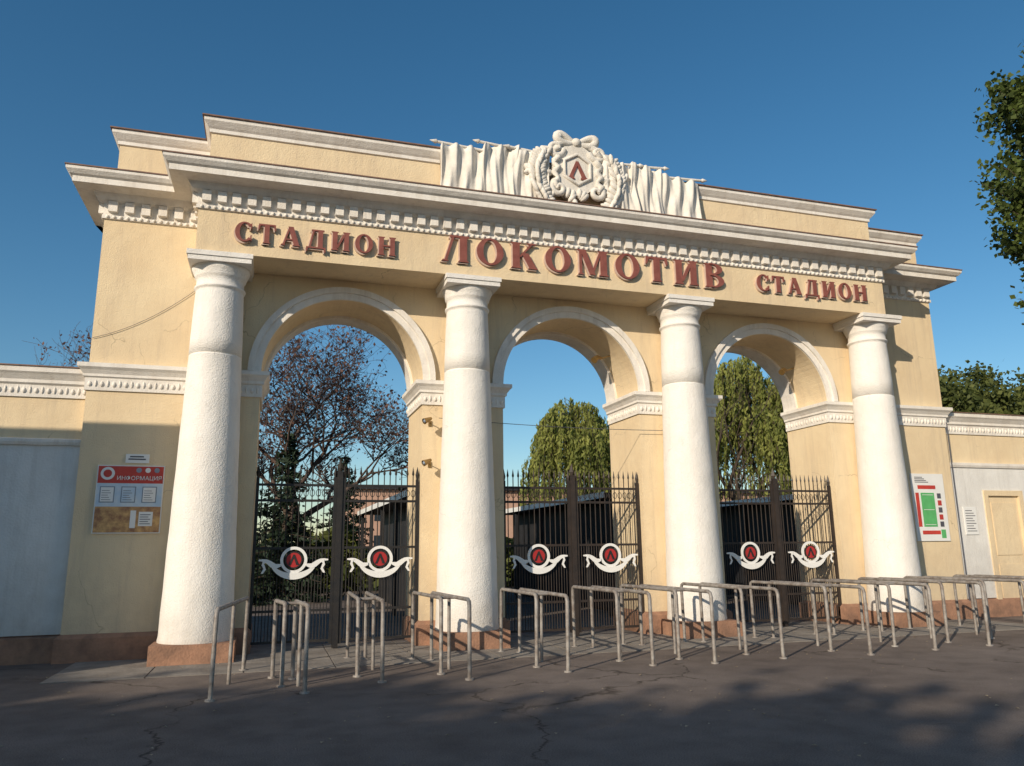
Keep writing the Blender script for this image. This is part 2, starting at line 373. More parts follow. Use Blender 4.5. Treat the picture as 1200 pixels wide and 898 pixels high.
def letter(ch):
    if ch=='О': return ring(.44,.5,.44,.52,.21,.07),.88
    if ch=='С': return ring(.44,.5,.44,.52,.21,.07,42,318)+[[(.70,.66),(.76,.66),(.76,.98),(.70,.90)],[(.70,.10),(.76,.02),(.76,.34),(.70,.30)]],.80
    if ch=='Т': return stem(.30,T_,0,.95,top=False)+[[(.02,.91),(.81,.91),(.81,1),(.02,1)],[(0,.70),(.05,.70),(.12,.93),(.02,.93)],[(.78,.70),(.83,.70),(.81,.93),(.71,.93)]],.83
    if ch=='А': return diag(.08,.03,.36,.98,t_)+diag(.62,.03,.32,1.0,T_+.02)+[[(.2,.28),(.68,.28),(.68,.35),(.2,.35)]]+foot(.06,t_)+foot(.62,T_),.93
    if ch=='Л': return diag(.08,.03,.33,.98,t_)+stem(.58,T_,0,1,top=False)+foot(.05,t_+.02)+[[(.26,.92),(.87,.92),(.87,1),(.26,1)]],.88
    if ch=='Д': return diag(.14,.05,.33,.98,t_)+stem(.58,T_,0.02,1,top=False,bot=False)+[[(.26,.92),(.87,.92),(.87,1),(.26,1)],[(.02,0),(.95,0),(.95,.075),(.02,.075)],[(.02,-.18),(.07,-.18),(.12,.03),(.02,.03)],[(.90,-.18),(.95,-.18),(.95,.03),(.85,.03)]],.97
    if ch=='И': return stem(.07,T_)+stem(.63,T_)+diag(.22,.12,.58,.88,.12),.93
    if ch=='Н': return stem(.07,T_)+stem(.63,T_)+[[(.2,.47),(.7,.47),(.7,.55),(.2,.55)]],.93
    if ch=='К': return stem(.07,T_)+diag(.26,.44,.66,.96,t_)+diag(.64,.03,.36,.60,T_)+foot(.64,T_-.02)+[[(.60,.94),(.86,.94),(.86,1),(.56,1)]],.93
    if ch=='М': return stem(.07,t_)+diag(.44,.02,.10,1,T_-.04)+diag(.46,.02,.80,.98,t_)+stem(.82,T_),1.12
    if ch=='В': return stem(.07,T_)+ring(.30,.27,.46,.27,.20,.06,-90,90,14)+ring(.30,.76,.40,.24,.19,.06,-90,90,14)+[[(.2,0),(.31,0),(.31,.06),(.2,.06)],[(.2,.94),(.31,.94),(.31,1),(.2,1)],[(.2,.48),(.31,.48),(.31,.56),(.2,.56)]],.82
    return [],.4
def word(name,txt,x0,x1,z0,h,yf,dep=0.065,parent=gw):
    mb=MB(); ls=[letter(c) for c in txt]
    W=sum(l[1] for l in ls); n=len(ls)
    gap=0.24 if len(txt)==7 else 0.25
    sx=(x1-x0)/(W+gap*(n-1)); x=x0
    for (pl_,wd) in ls:
        dz=random.uniform(-.004,.004)
        for k,p in enumerate(pl_):
            q=[(x+u*sx,z0+v*h+dz) for (u,v) in p]
            q2=[(u-0.020,v-0.022) for (u,v) in q]
            e=0.0007*k
            mb.prism(q,yf-dep-e,yf-dep+0.02+e,RED)
            mb.prism(q2,yf-dep+0.021-e*.5,yf-0.001,PINK)
        x+=(wd+gap)*sx
    return mb.obj(name,parent)
word("letters_stadion_first","СТАДИОН",-0.75,1.86,6.49,0.33,FY)
word("letters_lokomotiv","ЛОКОМОТИВ",2.66,8.33,6.50,0.49,FY)
word("letters_stadion_second","СТАДИОН",9.05,11.72,6.53,0.34,FY)

# ------------------------------------------------------------------ crest
cs=MB()
CXX=5.20; YO=12.50
def flag(x0,x1,z0,z1,ph,side,yy=0.0,tilt=0.0,nf=2):
    nx,nz=60,12; vs=[];fs=[]
    rs=[random.uniform(0,6) for _ in range(4)]
    for j in range(nz+1):
        for i in range(nx+1):
            u=i/nx;v=j/nz
            x=x0+(x1-x0)*u+0.03*math.sin(v*4+ph)-side*tilt*(v-.5)*.5
            zt=z1+tilt*side*(u-.5)*-.35+0.02*math.sin(u*nf*6.283+rs[0]); zb=z0+0.05*math.sin(u*11+ph)
            z=zb+(zt-zb)*v
            w_=u*nf+rs[1]+0.22*math.sin(v*3+rs[2]); fr=w_-math.floor(w_)
            fold=0.085*math.sin(math.pi*fr)**2*(0.75+.4*v)+0.012*math.sin(u*37+rs[2]+v*2)+0.03*math.sin(u*4+v*3+rs[3])
            y=YO-0.02+yy-fold
            vs.append((x,y,z))
    nb=len(vs)
    for j in range(nz+1):
        for i in range(nx+1):
            q=vs[j*(nx+1)+i]; vs.append((q[0],YO+0.09+yy,q[2]))
    for j in range(nz):
        for i in range(nx):
            p=j*(nx+1)+i; fs.append((p,p+1,p+nx+2,p+nx+1)); q=p+nb; fs.append((q,q+nx+1,q+nx+2,q+1))
    for i in range(nx):
        fs.append((i+1,i,i+nb,i+1+nb)); p=nz*(nx+1)+i; fs.append((p,p+1,p+1+nb,p+nb))
    for j in range(nz):
        p=j*(nx+1); fs.append((p,p+nx+1,p+nx+1+nb,p+nb)); p+=nx; fs.append((p+nx+1,p,p+nb,p+nx+1+nb))
    cs.add(vs,fs,CRW,True)
    xo=x0 if side<0 else x1; xi=x1 if side<0 else x0
    cs.tube([(xi,YO-0.03+yy,z1-0.01),(xo+side*0.06,YO-0.03+yy,z1+0.04)],0.026,CRW)
    cs.tube([(xo+side*0.06,YO-0.03+yy,z1+0.04),(xo+side*0.09,YO-0.03+yy,z1+0.042),(xo+side*0.20,YO-0.03+yy,z1+0.055)],0.03,CRW,radii=[0.02,0.045,0.004])
flag(CXX-2.58,CXX-1.74,7.70,8.70,0.3,-1,0,.12,3); flag(CXX-1.80,CXX-1.15,7.68,8.80,1.7,-1,-.04,.12,2); flag(CXX-1.24,CXX-0.55,7.68,8.76,2.7,-1,-.08,.1,2)
flag(CXX+0.55,CXX+1.24,7.68,8.76,2.2,1,-.08,.1,2); flag(CXX+1.15,CXX+1.80,7.68,8.80,3.2,1,-.04,.12,2); flag(CXX+1.74,CXX+2.66,7.70,8.68,4.0,1,0,.12,3)
N=40; ez=8.50
body=[(CXX+0.46*math.cos(2*math.pi*k/N)*(1+0.06*math.cos(8*math.pi*k/N)),ez+0.52*math.sin(2*math.pi*k/N)*(1+0.05*math.cos(6*math.pi*k/N))) for k in range(N)]
cs.prism(body,YO-0.16,YO+0.10,CRW)
r2=[(CXX+0.30*math.cos(2*math.pi*k/6+.52),YO-0.17,ez+0.31*math.sin(2*math.pi*k/6+.52)) for k in range(7)]
cs.tube(r2,0.035,CRW,cap=False)
def curl(cx,cz,r0,turn,a0,dirn,th=0.04,y=YO-0.14):
    pts=[];n=26
    for k in range(n+1):
        u=k/n; rr=r0*(1-u*0.85); an=a0+dirn*turn*u*2*math.pi
        pts.append((cx+rr*math.cos(an),y-0.05*u,cz+rr*math.sin(an)))
    cs.tube(pts,th,CRW,radii=[th*(1-0.5*k/n) for k in range(n+1)])
for sg in (-1,1):
    d=-sg
    curl(CXX+sg*0.42,ez+0.38,0.16,1.3,0 if sg<0 else math.pi,d*-1,0.07)
    curl(CXX+sg*0.38,ez-0.42,0.16,1.3,math.pi/2,d,0.07)
    cs.tube([(CXX+sg*(0.43+0.05*math.sin(k*1.9)),YO-0.17-0.02*math.sin(k*2.3),ez-0.38+0.76*k/12) for k in range(13)],0.06,CRW,radii=[.035+.035*abs(math.sin(k*.9+.4)) for k in range(13)])
    lp=[(CXX+sg*(0.03+0.36*math.sin(math.pi*k/14)),YO-0.12-0.03*math.sin(math.pi*k/14),ez+0.55+0.08*math.sin(2*math.pi*k/14)+0.08*math.sin(math.pi*k/14)) for k in range(15)]
    cs.tube(lp,0.06,CRW,radii=[.05+.035*math.sin(math.pi*k/14) for k in range(15)])
    cs.tube([(CXX+sg*0.08,YO-0.10,ez+.55),(CXX+sg*0.34,YO-0.14,ez+.50),(CXX+sg*0.50,YO-0.14,ez+.36),(CXX+sg*0.68,YO-0.14,ez+.34),(CXX+sg*.78,YO-.12,ez+.22)],0.05,CRW,radii=[.05,.08,.06,.07,.02])
    for j in range(18):
        u=j/17; bx=CXX+sg*(0.60+0.22*math.sin(u*math.pi*.9)); bz=7.72+1.02*u
        for q in (-1,0,1):
            an=sg*(-0.45+0.6*u)+q*0.75
            cs.ell((bx+q*0.09,YO-0.19-0.04*(q==0)+random.uniform(-.02,.02),bz+0.02+random.uniform(-.02,.02)),0.046,0.05,0.10*random.uniform(.8,1.25),CRW,rot=-an if q else an,nu=8,nv=5)
cs.ell((CXX,YO-0.15,ez+.56),0.10,0.08,0.09,CRW)
for j in range(44):
    an=random.uniform(math.pi*1.0,math.pi*2.0); rr=random.uniform(.46,.80)
    cs.ell((CXX+rr*math.cos(an)*1.25,YO-0.13,ez+rr*math.sin(an)),0.06,0.08,0.11,CRW,rot=random.random()*3,nu=8,nv=5)
LP=[[(-.17,-.16),(-.10,-.16),(.01,.10),(-.02,.18)],[(.17,-.16),(.09,-.16),(-.02,.12),(.01,.18)],[(-.21,-.2),(-.06,-.2),(-.08,-.158),(-.19,-.158)],[(.06,-.2),(.21,-.2),(.19,-.158),(.07,-.158)]]
for k,p in enumerate(LP): cs.prism([(CXX+u,ez+v) for u,v in p],YO-0.185-0.001*k,YO-0.161,RED)
cs.obj("crest_relief",gw)

# ------------------------------------------------------------------ gates
def gate(c,idx):
    root=empty("wrought_iron_gate")
    Y=13.55; x0,x1=c-RI+0.02,c+RI-0.02
    m=BLK if idx==0 else BRN
    for sgn,(a0,a1) in enumerate(((x0,c-0.05),(c+0.05,x1))):
        b=MB(); n=12
        b.box(a0,a0+0.05,Y-0.025,Y+0.025,0.08,2.78,m); b.box(a1-0.05,a1,Y-0.025,Y+0.025,0.08,2.78,m)
        for z in (0.14,0.62,1.62,2.40,2.66): b.box(a0+0.05,a1-0.05,Y-0.015,Y+0.015,z-0.02,z+0.02,m)
        for k in range(n):
            x=a0+0.05+(a1-a0-0.1)*(k+0.5)/n
            b.tube([(x,Y-0.002,0.15),(x,Y-0.002,2.86)],0.0095,m,n=6)
            b.tube([(x,Y-0.002,2.84),(x,Y-0.002,2.87),(x,Y-0.002,3.0)],0.02,m,n=4,radii=[.009,.022,.001],smooth=False)
            if k<n-1:
                x2=x+(a1-a0-0.1)/n/2
                b.tube([(x2,Y-0.002,0.15),(x2,Y-0.002,1.60)],0.007,m,n=6)
            rp=[(x+0.038*math.cos(q*math.pi/5),Y-0.022,2.53+0.06*math.sin(q*math.pi/5)) for q in range(11)]
            b.tube(rp,0.006,m,n=5,cap=False)
        for sx in (a0+0.025,a1-0.025):
            b.tube([(sx,Y,2.78),(sx,Y,2.86),(sx,Y,3.0)],0.03,m,n=4,radii=[.02,.035,.002],smooth=False)
        b.obj("leaf_%d"%(sgn+1),root)
        e=MB(); ex=(a0+a1)/2; ez_=1.43; ye=Y-0.05
        def R_(r0,r1,y0,y1,mm,A0=0,A1=360,nn=32,cx=ex,cz=ez_):
            for p in ring(cx,cz,r1,r1,r1-r0,r1-r0,A0,A1,nn): e.prism(p,y0,y1,mm)
        R_(0.168,0.215,ye-0.012,ye+0.012,SGW)
        R_(0.0,0.125,ye-0.006,ye+0.010,LREM)
        R_(0.118,0.14,ye-0.009,ye+0.009,BLK)
        for k,p in enumerate([[(-.085,-.08),(-.045,-.08),(.01,.06),(-.01,.09)],[(.085,-.08),(.04,-.08),(-.01,.06),(.01,.09)]]):
            e.prism([(ex+u,ez_+v) for u,v in p],ye-0.012-0.001*k,ye-0.0065,BLK)
        for k in range(20):
            A0=rad(205+130*k/20);A1=rad(205+130*(k+1)/20)
            def q(an,dr): return (ex+(0.40+dr)*math.cos(an),ez_+0.10+(0.36+dr)*math.sin(an))
            w0=0.042*math.sin(math.pi*k/20)+0.010;w1=0.042*math.sin(math.pi*(k+1)/20)+0.010
            e.prism([q(A0,-w0),q(A0,w0),q(A1,w1),q(A1,-w1)],ye-0.025,ye-0.014,SGW)
        for sg in (-1,1):
            pts=[(0.20,-.08,.02),(0.28,-.10,.04),(0.36,-.06,.05),(0.42,-.02,.035),(0.48,.0,.02),(0.55,.0,.012)]
            for i in range(5):
                A=pts[i];B=pts[i+1]
                e.prism([(ex+sg*A[0],ez_+A[1]-A[2]),(ex+sg*B[0],ez_+B[1]-B[2]),(ex+sg*B[0],ez_+B[1]+B[2]),(ex+sg*A[0],ez_+A[1]+A[2])],ye-0.028,ye-0.016-0.0005*i,SGW)
            tl=[(0.46,.0),(0.48,-.07),(0.45,-.14),(0.49,-.21)]
            for i in range(3):
                A=tl[i];B=tl[i+1];ww=.024
                e.prism([(ex+sg*(A[0]-ww),ez_+A[1]),(ex+sg*(A[0]+ww),ez_+A[1]),(ex+sg*(B[0]+ww*.7),ez_+B[1]),(ex+sg*(B[0]-ww*.7),ez_+B[1])],ye-0.034,ye-0.029,SGW)
        e.obj("emblem_%d"%(sgn+1),root)
    p=MB()
    p.box(c-0.048,c+0.048,Y-0.045,Y+0.045,0.02,2.9,m)
    p.tube([(c,Y,2.9),(c,Y,2.96),(c,Y,3.12)],0.05,m,n=4,radii=[.035,.055,.003],smooth=False)
    p.box(c-0.11,c+0.11,Y-0.02,Y+0.02,2.74,2.80,m)
    p.obj("centre_post",root)
for i,c in enumerate(ARC): gate(c,i)

# ------------------------------------------------------------------ barriers
def barrier(x,y0,y1,dx=0.0,double=True,h=0.95):
    b=MB(); r=0.026; ln=random.uniform(-.015,.015)
    def hoop(xa,ya,yb,xb):
        pts=[(xa,ya,0),(xa+ln,ya,h-0.07),(xa+ln+(xb-xa)*.01,ya+0.02,h-0.02),(xa+ln+(xb-xa)*.04,ya+0.07,h),(xb+ln-(xb-xa)*.04,yb-0.07,h),(xb+ln,yb-0.02,h-0.02),(xb+ln,yb,h-0.07),(xb,yb,0)]
        b.tube(pts,r,GRY,n=10)
        for (px,py) in ((xa,ya),(xb,yb)): b.lathe(px,py,[(0.0,0.02),(0.055,0.02),(0.055,0.0)],GRY,12)
    hoop(x,y0,y1,x+dx)
    ym=(y0+y1)/2; b.tube([(x+dx/2,ym,0),(x+dx/2+ln,ym,h-0.01)],r*0.9,GRY,n=8)
    if double:
        hoop(x-0.24,y0+0.55,y1+0.2,x-0.24+dx)
        b.tube([(x-0.24,y0+0.66,h-0.004),(x,y0+0.66,h-0.004)],r*0.8,GRY,n=8)
    b.obj("turnstile_barrier")
for (x,y0,y1,dx,db) in [(-0.5,9.42,11.6,0.28,False),(0.49,9.53,10.6,-0.1,True),(1.42,9.95,12.1,0.05,True),(2.46,9.74,11.6,-0.1,True),(3.80,9.85,11.9,0.0,True),(5.07,9.95,12.0,0,True),(5.93,9.80,12.0,0,True),(7.07,9.86,12.0,0,True),(8.44,9.70,12.0,0,True),(9.70,9.78,12.0,0,True),(10.83,9.85,12.1,0,True),(11.9,10.0,12.1,0,True),(13.1,10.1,12.1,0,True)]:
    barrier(x,y0,y1,dx,db)

# ------------------------------------------------------------------ perimeter walls
def pwall(name,x0,x1,door=False):
    b=MB(); Y=13.56
    b.box(x0,x1,Y,Y+0.35,0,4.40,YEL)
    if not door:
        b.box(x0,x1,Y-0.06,Y-0.002,0.40,3.22,FWH)
    else:
        dx0,dx1=15.35,16.25
        b.box(x0,dx0-0.12,Y-0.06,Y-0.002,0.40,3.22,FWH); b.box(dx1+0.12,x1,Y-0.06,Y-0.002,0.40,3.22,FWH); b.box(dx0-.12,dx1+.12,Y-0.06,Y-0.002,2.72,3.22,FWH)
        for (p,q) in ((dx0-.12,dx0),(dx1,dx1+.12)): b.box(p,q,Y-0.09,Y-0.002,0,2.72,YEL)
        b.box(dx0,dx1,Y-0.09,Y-0.002,2.6,2.718,YEL); b.box(dx0,dx1,Y-0.03,Y-0.002,0.05,2.6,YEL)
        b.box(dx0+.1,dx1-.1,Y-0.045,Y-0.03,0.2,1.1,YEL); b.box(dx0+.1,dx1-.1,Y-0.045,Y-0.03,1.3,2.45,YEL)
    b.sweep([(x0,Y),(x1,Y)],[(0,3.222),(0.09,3.222),(0.11,3.27),(0.11,3.31),(0,3.34)],WHI)
    b.sweep([(x0,Y),(x1,Y)],[(0,-0.02),(0.10,-0.02),(0.10,0.36),(0,0.398)],TER)
    b.sweep([(x0,Y),(x1,Y)],[(0,3.98),(0.03,3.98),(0.03,4.17),(0.07,4.20),(0.07,4.25),(0.13,4.33),(0.16,4.36),(0.16,4.44)],WHI)
    b.sweep([(x0,Y),(x1,Y)],[(0.16,4.442),(0.18,4.442),(0.18,4.46),(-0.36,4.50)],RUST)
    beads(b,(max(x0,-6),Y),(min(x1,20),Y),(0,-1),4.08)
    b.obj(name)
pwall("perimeter_wall",-40,XL-0.003); pwall("perimeter_wall",XR+0.003,60,True)

# ------------------------------------------------------------------ posters, lamps, cables
p=MB(); Y=YW
p.box(-2.57,-1.61,Y-0.03,Y-0.002,1.87,2.92,SGW)
p.box(-2.555,-1.625,Y-0.034,Y-0.031,2.64,2.905,SGR); p.box(-2.555,-1.625,Y-0.034,Y-0.031,2.28,2.638,SGS); p.box(-2.555,-1.625,Y-0.034,Y-0.031,1.885,2.278,SGO)
for i in range(3): 
    p.box(-2.51+i*0.30,-2.30+i*0.30,Y-0.038,Y-0.035,2.34,2.59,SGB)
    p.box(-2.495+i*0.30,-2.315+i*0.30,Y-0.041,Y-0.039,2.355,2.575,SGW if i!=1 else SGS)
    for k in range(5): p.box(-2.48+i*.30,-2.35+i*.30-(k%3)*.02,Y-0.0425,Y-0.0415,2.38+k*.035,2.387+k*.035,SGK)
p.box(-1.93,-1.73,Y-0.038,Y-0.035,1.98,2.20,SGW)
for k in range(5): p.box(-1.91,-1.76-(k%2)*.03,Y-0.041,Y-0.0385,2.01+k*.035,2.02+k*.035,SGK)
p.box(-2.05,-1.97,Y-0.038,Y-0.035,1.95,2.22,SGW)
p.prism([(-2.42+0.10*math.cos(k*math.pi/10),2.79+0.10*math.sin(k*math.pi/10)) for k in range(20)],Y-0.039,Y-0.035,SGW)
p.prism([(-2.42+0.06*math.cos(k*math.pi/10),2.79+0.06*math.sin(k*math.pi/10)) for k in range(20)],Y-0.042,Y-0.0395,SGR)
for i in range(3): p.prism([(-1.98+i*.13+0.04*math.cos(k*math.pi/6),2.845+0.04*math.sin(k*math.pi/6)) for k in range(12)],Y-0.038,Y-0.035,(SGB,SGW,SGB)[i])
pob=p.obj("information_poster")
def text(body,x,z,size,y,m,parent):
    c=bpy.data.curves.new("text","FONT"); c.body=body; c.size=size; c.extrude=0.001; c.materials.append(m)
    o=bpy.data.objects.new("text",c); COL.objects.link(o); o.location=(x,y,z); o.rotation_euler=(rad(90),0,0); o.parent=parent
text("ИНФОРМАЦИЯ",-2.29,2.69,0.088,Y-0.040,SGW,pob)
p=MB(); p.box(-2.19,-1.85,Y-0.02,Y-0.002,2.96,3.10,SGW); p.box(-2.15,-1.90,Y-0.024,Y-0.021,3.01,3.03,SGK);p.box(-2.13,-1.93,Y-0.024,Y-0.021,3.05,3.07,SGK); p.obj("small_notice_sign")
p=MB(); mx0,mx1,mz0,mz1=13.14,14.02,1.62,3.05
p.box(mx0,mx1,Y-0.03,Y-0.002,mz0,mz1,SGW)
p.box(13.36,13.72,Y-0.034,Y-0.031,1.92,2.64,SGG)
for r_ in ((13.40,13.68,1.96,1.97),(13.40,13.68,2.59,2.60),(13.40,13.68,2.275,2.285)): p.box(r_[0],r_[1],Y-0.037,Y-0.0345,r_[2],r_[3],SGW)
for q in ((13.22,13.31,1.92,2.64),(13.30,13.78,2.72,2.80),(13.30,13.78,1.76,1.84)): p.box(q[0],q[1],Y-0.034,Y-0.031,q[2],q[3],SGR)
for k in range(5): p.box(13.80,13.90,Y-0.034,Y-0.031,1.92+k*.15,2.03+k*.15,SGR if k%2 else SGK)
for k in range(4): p.box(13.24,13.60-.05*k,Y-0.034,Y-0.031,2.86+k*.035,2.875+k*.035,SGK)
p.box(13.80,13.92,Y-0.034,Y-0.031,1.68,1.86,SGG)
p.obj("stadium_map_sign")
p=MB(); Y2=13.50
p.box(14.60,14.95,Y2-0.02,Y2-0.002,1.75,2.35,SGW)
for k in range(9): p.box(14.64,14.91-(k%3)*.04,Y2-0.023,Y2-0.0205,1.82+k*.055,1.835+k*.055,SGK)
p.obj("rules_sign")
def lamp(x,y,z,dx=-1):
    b=MB()
    b.box(x-.03,x+.03,y-.02,y-.001,z-.05,z+.05,BRS)
    b.tube([(x,y-.02,z),(x+dx*.02,y-.14,z+.02),(x+dx*.06,y-.24,z+.02)],0.010,BRS)
    b.tube([(x+dx*.02-.0,y-.22,z+.06),(x+dx*.08,y-.25,z+.03),(x+dx*.16,y-.28,z-.01)],.05,BRS,n=12,radii=[.025,.04,.055],cap=False)
    b.ell((x+dx*.14,y-.275,z-.0),.035,.035,.035,SGB)
    b.obj("wall_lamp")
lamp(2.66,YW,3.76,-1);lamp(2.66,YW,3.03,-1)
for cx_ in (ARC[1],ARC[2]): 
    b=MB(); an=rad(38); X_=cx_+RI*math.cos(an);Z_=ZS+RI*math.sin(an)
    b.tube([(X_,14.0,Z_),(X_-.25,14.0,Z_-.08)],0.014,BRS); b.tube([(X_-.2,14.0,Z_-.06),(X_-.30,13.95,Z_-.06),(X_-.40,13.9,Z_-.14)],.05,BRS,n=10,radii=[.03,.05,.07]); b.obj("wall_lamp")
def cable(name,p0,p1,sag,r=0.008):
    b=MB(); p0=Vector(p0);p1=Vector(p1)
    b.tube([p0+(p1-p0)*(k/16)-Vector((0,0,sag*4*(k/16)*(1-k/16))) for k in range(17)],r,SGK,n=5); b.obj(name)
cable("overhead_cable",(2.8,13.3,3.85),(8.1,13.3,3.80),0.06,0.006)
cable("facade_cable",(-2.84,13.38,4.95),(-1.34,13.38,5.9),0.12,0.004)
cable("facade_cable",(14.32,13.37,4.2),(14.32,13.37,0.3),0.0,0.012)

# ------------------------------------------------------------------ vegetation
def leafmat(name,c1,c2,trans=0.35,s=0.9):
    return mat(name,c1,c2,0.6,s,0,trans=trans,spec=0.25,detail=2)
LW=leafmat("willow_leaf",(0.36,0.38,0.10),(0.17,0.20,0.05),0.45,s=1.1)
LG=leafmat("green_leaf",(0.15,0.17,0.045),(0.055,0.075,0.022))
LP_=leafmat("poplar_leaf",(0.12,0.16,0.035),(0.045,0.068,0.018),s=1.6)
LR=leafmat("autumn_leaf",(0.20,0.11,0.085),(0.12,0.065,0.055))
LS=leafmat("spruce_needle",(0.030,0.05,0.028),(0.015,0.028,0.016),0.15)
def leaves(mb,pts,size,m,elong=1.6,hang=False):
    pts=np.asarray(pts); n=len(pts)
    d=np.random.normal(size=(n,3)); 
    if hang: d[:,2]-=2.2
    d/=np.linalg.norm(d,axis=1)[:,None]
    e=np.random.normal(size=(n,3)); e-=(e*d).sum(1)[:,None]*d; e/=np.linalg.norm(e,axis=1)[:,None]
    s=size*(0.6+0.8*np.random.rand(n))[:,None]
    A=pts-d*s*elong/2;B=pts+e*s/2;C=pts+d*s*elong/2;D=pts-e*s/2
    V=np.stack([A,B,C,D],1).reshape(-1,3); o=len(mb.v); i=mb.mi(m)
    mb.v+=V.tolist(); mb.f+=(np.arange(n*4).reshape(-1,4)+o).tolist(); mb.m+=[i]*n; mb.sm+=[False]*n
def grow(mb,p,d,L,r,lv,tips,maxlv,up,spread,nch,tw,bark):
    pts=[p.copy()];rr=[r];n=5
    for k in range(n):
        d=(d+Vector((random.gauss(0,tw),random.gauss(0,tw),random.gauss(0,tw)+up*0.25))).normalized()
        p=p+d*(L/n); pts.append(p.copy()); rr.append(max(0.005,r*(1-0.6*(k+1)/n)))
        if lv>=maxlv-1: tips.append((p.copy(),d.copy()))
    mb.tube(pts,r,bark,n=6 if lv<2 else 3,radii=rr,cap=False)
    if lv>=maxlv: return
    for c in range(nch):
        k=random.randint(2,n) if lv>0 else random.randint(3,n)
        q=pts[k]; az=random.random()*6.283
        side=Vector((math.cos(az),math.sin(az),random.uniform(-0.1,0.5)))
        nd=(d*(1-spread*0.5)+side*spread).normalized()
        grow(mb,q,nd,L*random.uniform(0.55,0.8),rr[k]*0.72+0.003,lv+1,tips,maxlv,up,spread,nch,tw,bark)
def tree(name,base,h,r,maxlv,leafm,nleaf,size,sig,seed,up=0.15,spread=0.8,nch=4,elong=1.6,trunkf=0.4,bark=BARK):
    random.seed(seed);np.random.seed(seed)
    mb=MB();tips=[]
    grow(mb,Vector(base),Vector((0,0,1)),h*trunkf,r,0,tips,maxlv,up,spread,nch,0.18,bark)
    P_=np.array([tuple(t_[0]) for t_ in tips]); idx=np.random.randint(0,len(P_),nleaf)
    pts=P_[idx]+np.random.normal(size=(nleaf,3))*sig
    leaves(mb,pts,size,leafm,elong)
    return mb.obj(name)
def crown_tree(name,base,h,rx,z0,ncl,per,size,leafm,seed,cl=0.55):
    """trunk, limbs to clumps scattered in an uneven ellipsoid crown"""
    random.seed(seed);np.random.seed(seed)
    mb=MB();B_=Vector(base); zc=(h+z0)/2; rz=(h-z0)/2; pts=[]
    mb.tube([B_,B_+Vector((.1,0,z0)),B_+Vector((-.05,.1,zc)),B_+Vector((0,0,h*.93))],.2,BARK,radii=[.28,.22,.14,.02],n=7)
    for i in range(ncl):
        v=Vector((random.gauss(0,1),random.gauss(0,1),random.gauss(0,1))).normalized()*random.uniform(.35,1.0)**.6
        az=math.atan2(v.y,v.x); lob=1+.2*math.sin(az*3+seed)+.15*math.sin(v.z*6+az*2+seed)
        c=B_+Vector((v.x*rx*lob,v.y*rx*lob,zc+v.z*rz)); s0=B_+Vector((0,0,max(z0*.8,c.z-B_.z-rx*.8)))
        mb.tube([s0,(s0+c)/2+Vector((0,0,-.15)),c],.03,BARK,radii=[.06,.035,.01],n=4,cap=False)
        k=cl*random.uniform(.6,1.3)
        q=np.random.normal(size=(per,3))*np.array([k,k,k*.6])+np.array(tuple(c)); pts.append(q)
    leaves(mb,np.concatenate(pts),size,leafm,1.4); return mb.obj(name)
def willow(name,base,h,rx,seed,nst=420):
    random.seed(seed);np.random.seed(seed)
    mb=MB();tips=[]
    grow(mb,Vector(base),Vector((0,0,1)),h*0.42,0.35,0,tips,3,0.3,0.7,4,0.18,BARK)
    B_=Vector(base);pts=[]
    heads=[]
    for i in range(26):
        az=random.random()*6.283;u=math.sqrt(random.random()); heads.append((rx*u*math.cos(az),rx*u*math.sin(az),h*(0.58+0.42*math.sqrt(max(0,1-u*u)))*random.uniform(.78,1.0),random.uniform(.35,.65)*rx*.5))
    for i in range(nst):
        hx,hy,hz,hr=random.choice(heads)
        az=random.random()*6.283; u=math.sqrt(random.random())
        x=hx+hr*u*math.cos(az);y=hy+hr*u*math.sin(az); zt=hz-hr*0.9*u*u
        ln=h*random.uniform(0.10,0.50)*(0.35+0.65*u)
        n=int(ln/0.10)+2; dx=0.4*x/rx; dy=0.4*y/rx
        for k in range(n):
            v=k/n
            pts.append((B_.x+x+dx*math.sqrt(v)+random.gauss(0,.05),B_.y+y+dy*math.sqrt(v)+random.gauss(0,.05),B_.z+zt-ln*v))
        mb.tube([(B_.x+x,B_.y+y,B_.z+zt),(B_.x+x+dx,B_.y+y+dy,B_.z+zt-ln)],0.010,BARK,n=3,cap=False)
    leaves(mb,pts,0.10,LW,2.6,True)
    return mb.obj(name)
def spruce(name,base,h,rb,seed):
    random.seed(seed);np.random.seed(seed)
    mb=MB();B_=Vector(base)
    mb.tube([B_,B_+Vector((0,0,h*.5)),B_+Vector((0,0,h))],0.15,BARK,radii=[.16,.09,.01],n=6)
    pts=[];z=h*0.06
    while z<h:
        u=z/h; L_=rb*(1-u)**0.85*random.uniform(.85,1.1)
        for k in range(max(4,int(11*(1-u)))):
            az=random.random()*6.283; l=L_*random.uniform(.7,1.1)
            e=B_+Vector((math.cos(az)*l,math.sin(az)*l,z-l*.18)); s0=B_+Vector((0,0,z))
            mb.tube([s0,e],0.012,BARK,n=3,cap=False)
            n=int(8+40*l/rb)
            for q in range(n):
                v=random.random()**0.7; pp=s0+(e-s0)*v; pts.append((pp.x+random.gauss(0,.09),pp.y+random.gauss(0,.09),pp.z-random.random()*.14))
        z+=h*0.028
    leaves(mb,pts,0.085,LS,2.4)
    return mb.obj(name)
def at_dir(k,Y,z=0): return (k*Y,Y,z)
tree("bare_autumn_tree",at_dir(0.055,27),12.0,0.26,5,LR,6500,0.075,0.18,11,0.25,0.85,5,trunkf=0.365,bark=BARKR)
tree("bare_autumn_tree",at_dir(-0.19,31),12.2,0.22,5,LR,2500,0.07,0.15,14,0.3,0.7,4,trunkf=0.40,bark=BARKR)
willow("willow_tree",at_dir(0.405,38),9.9,2.4,3,620)
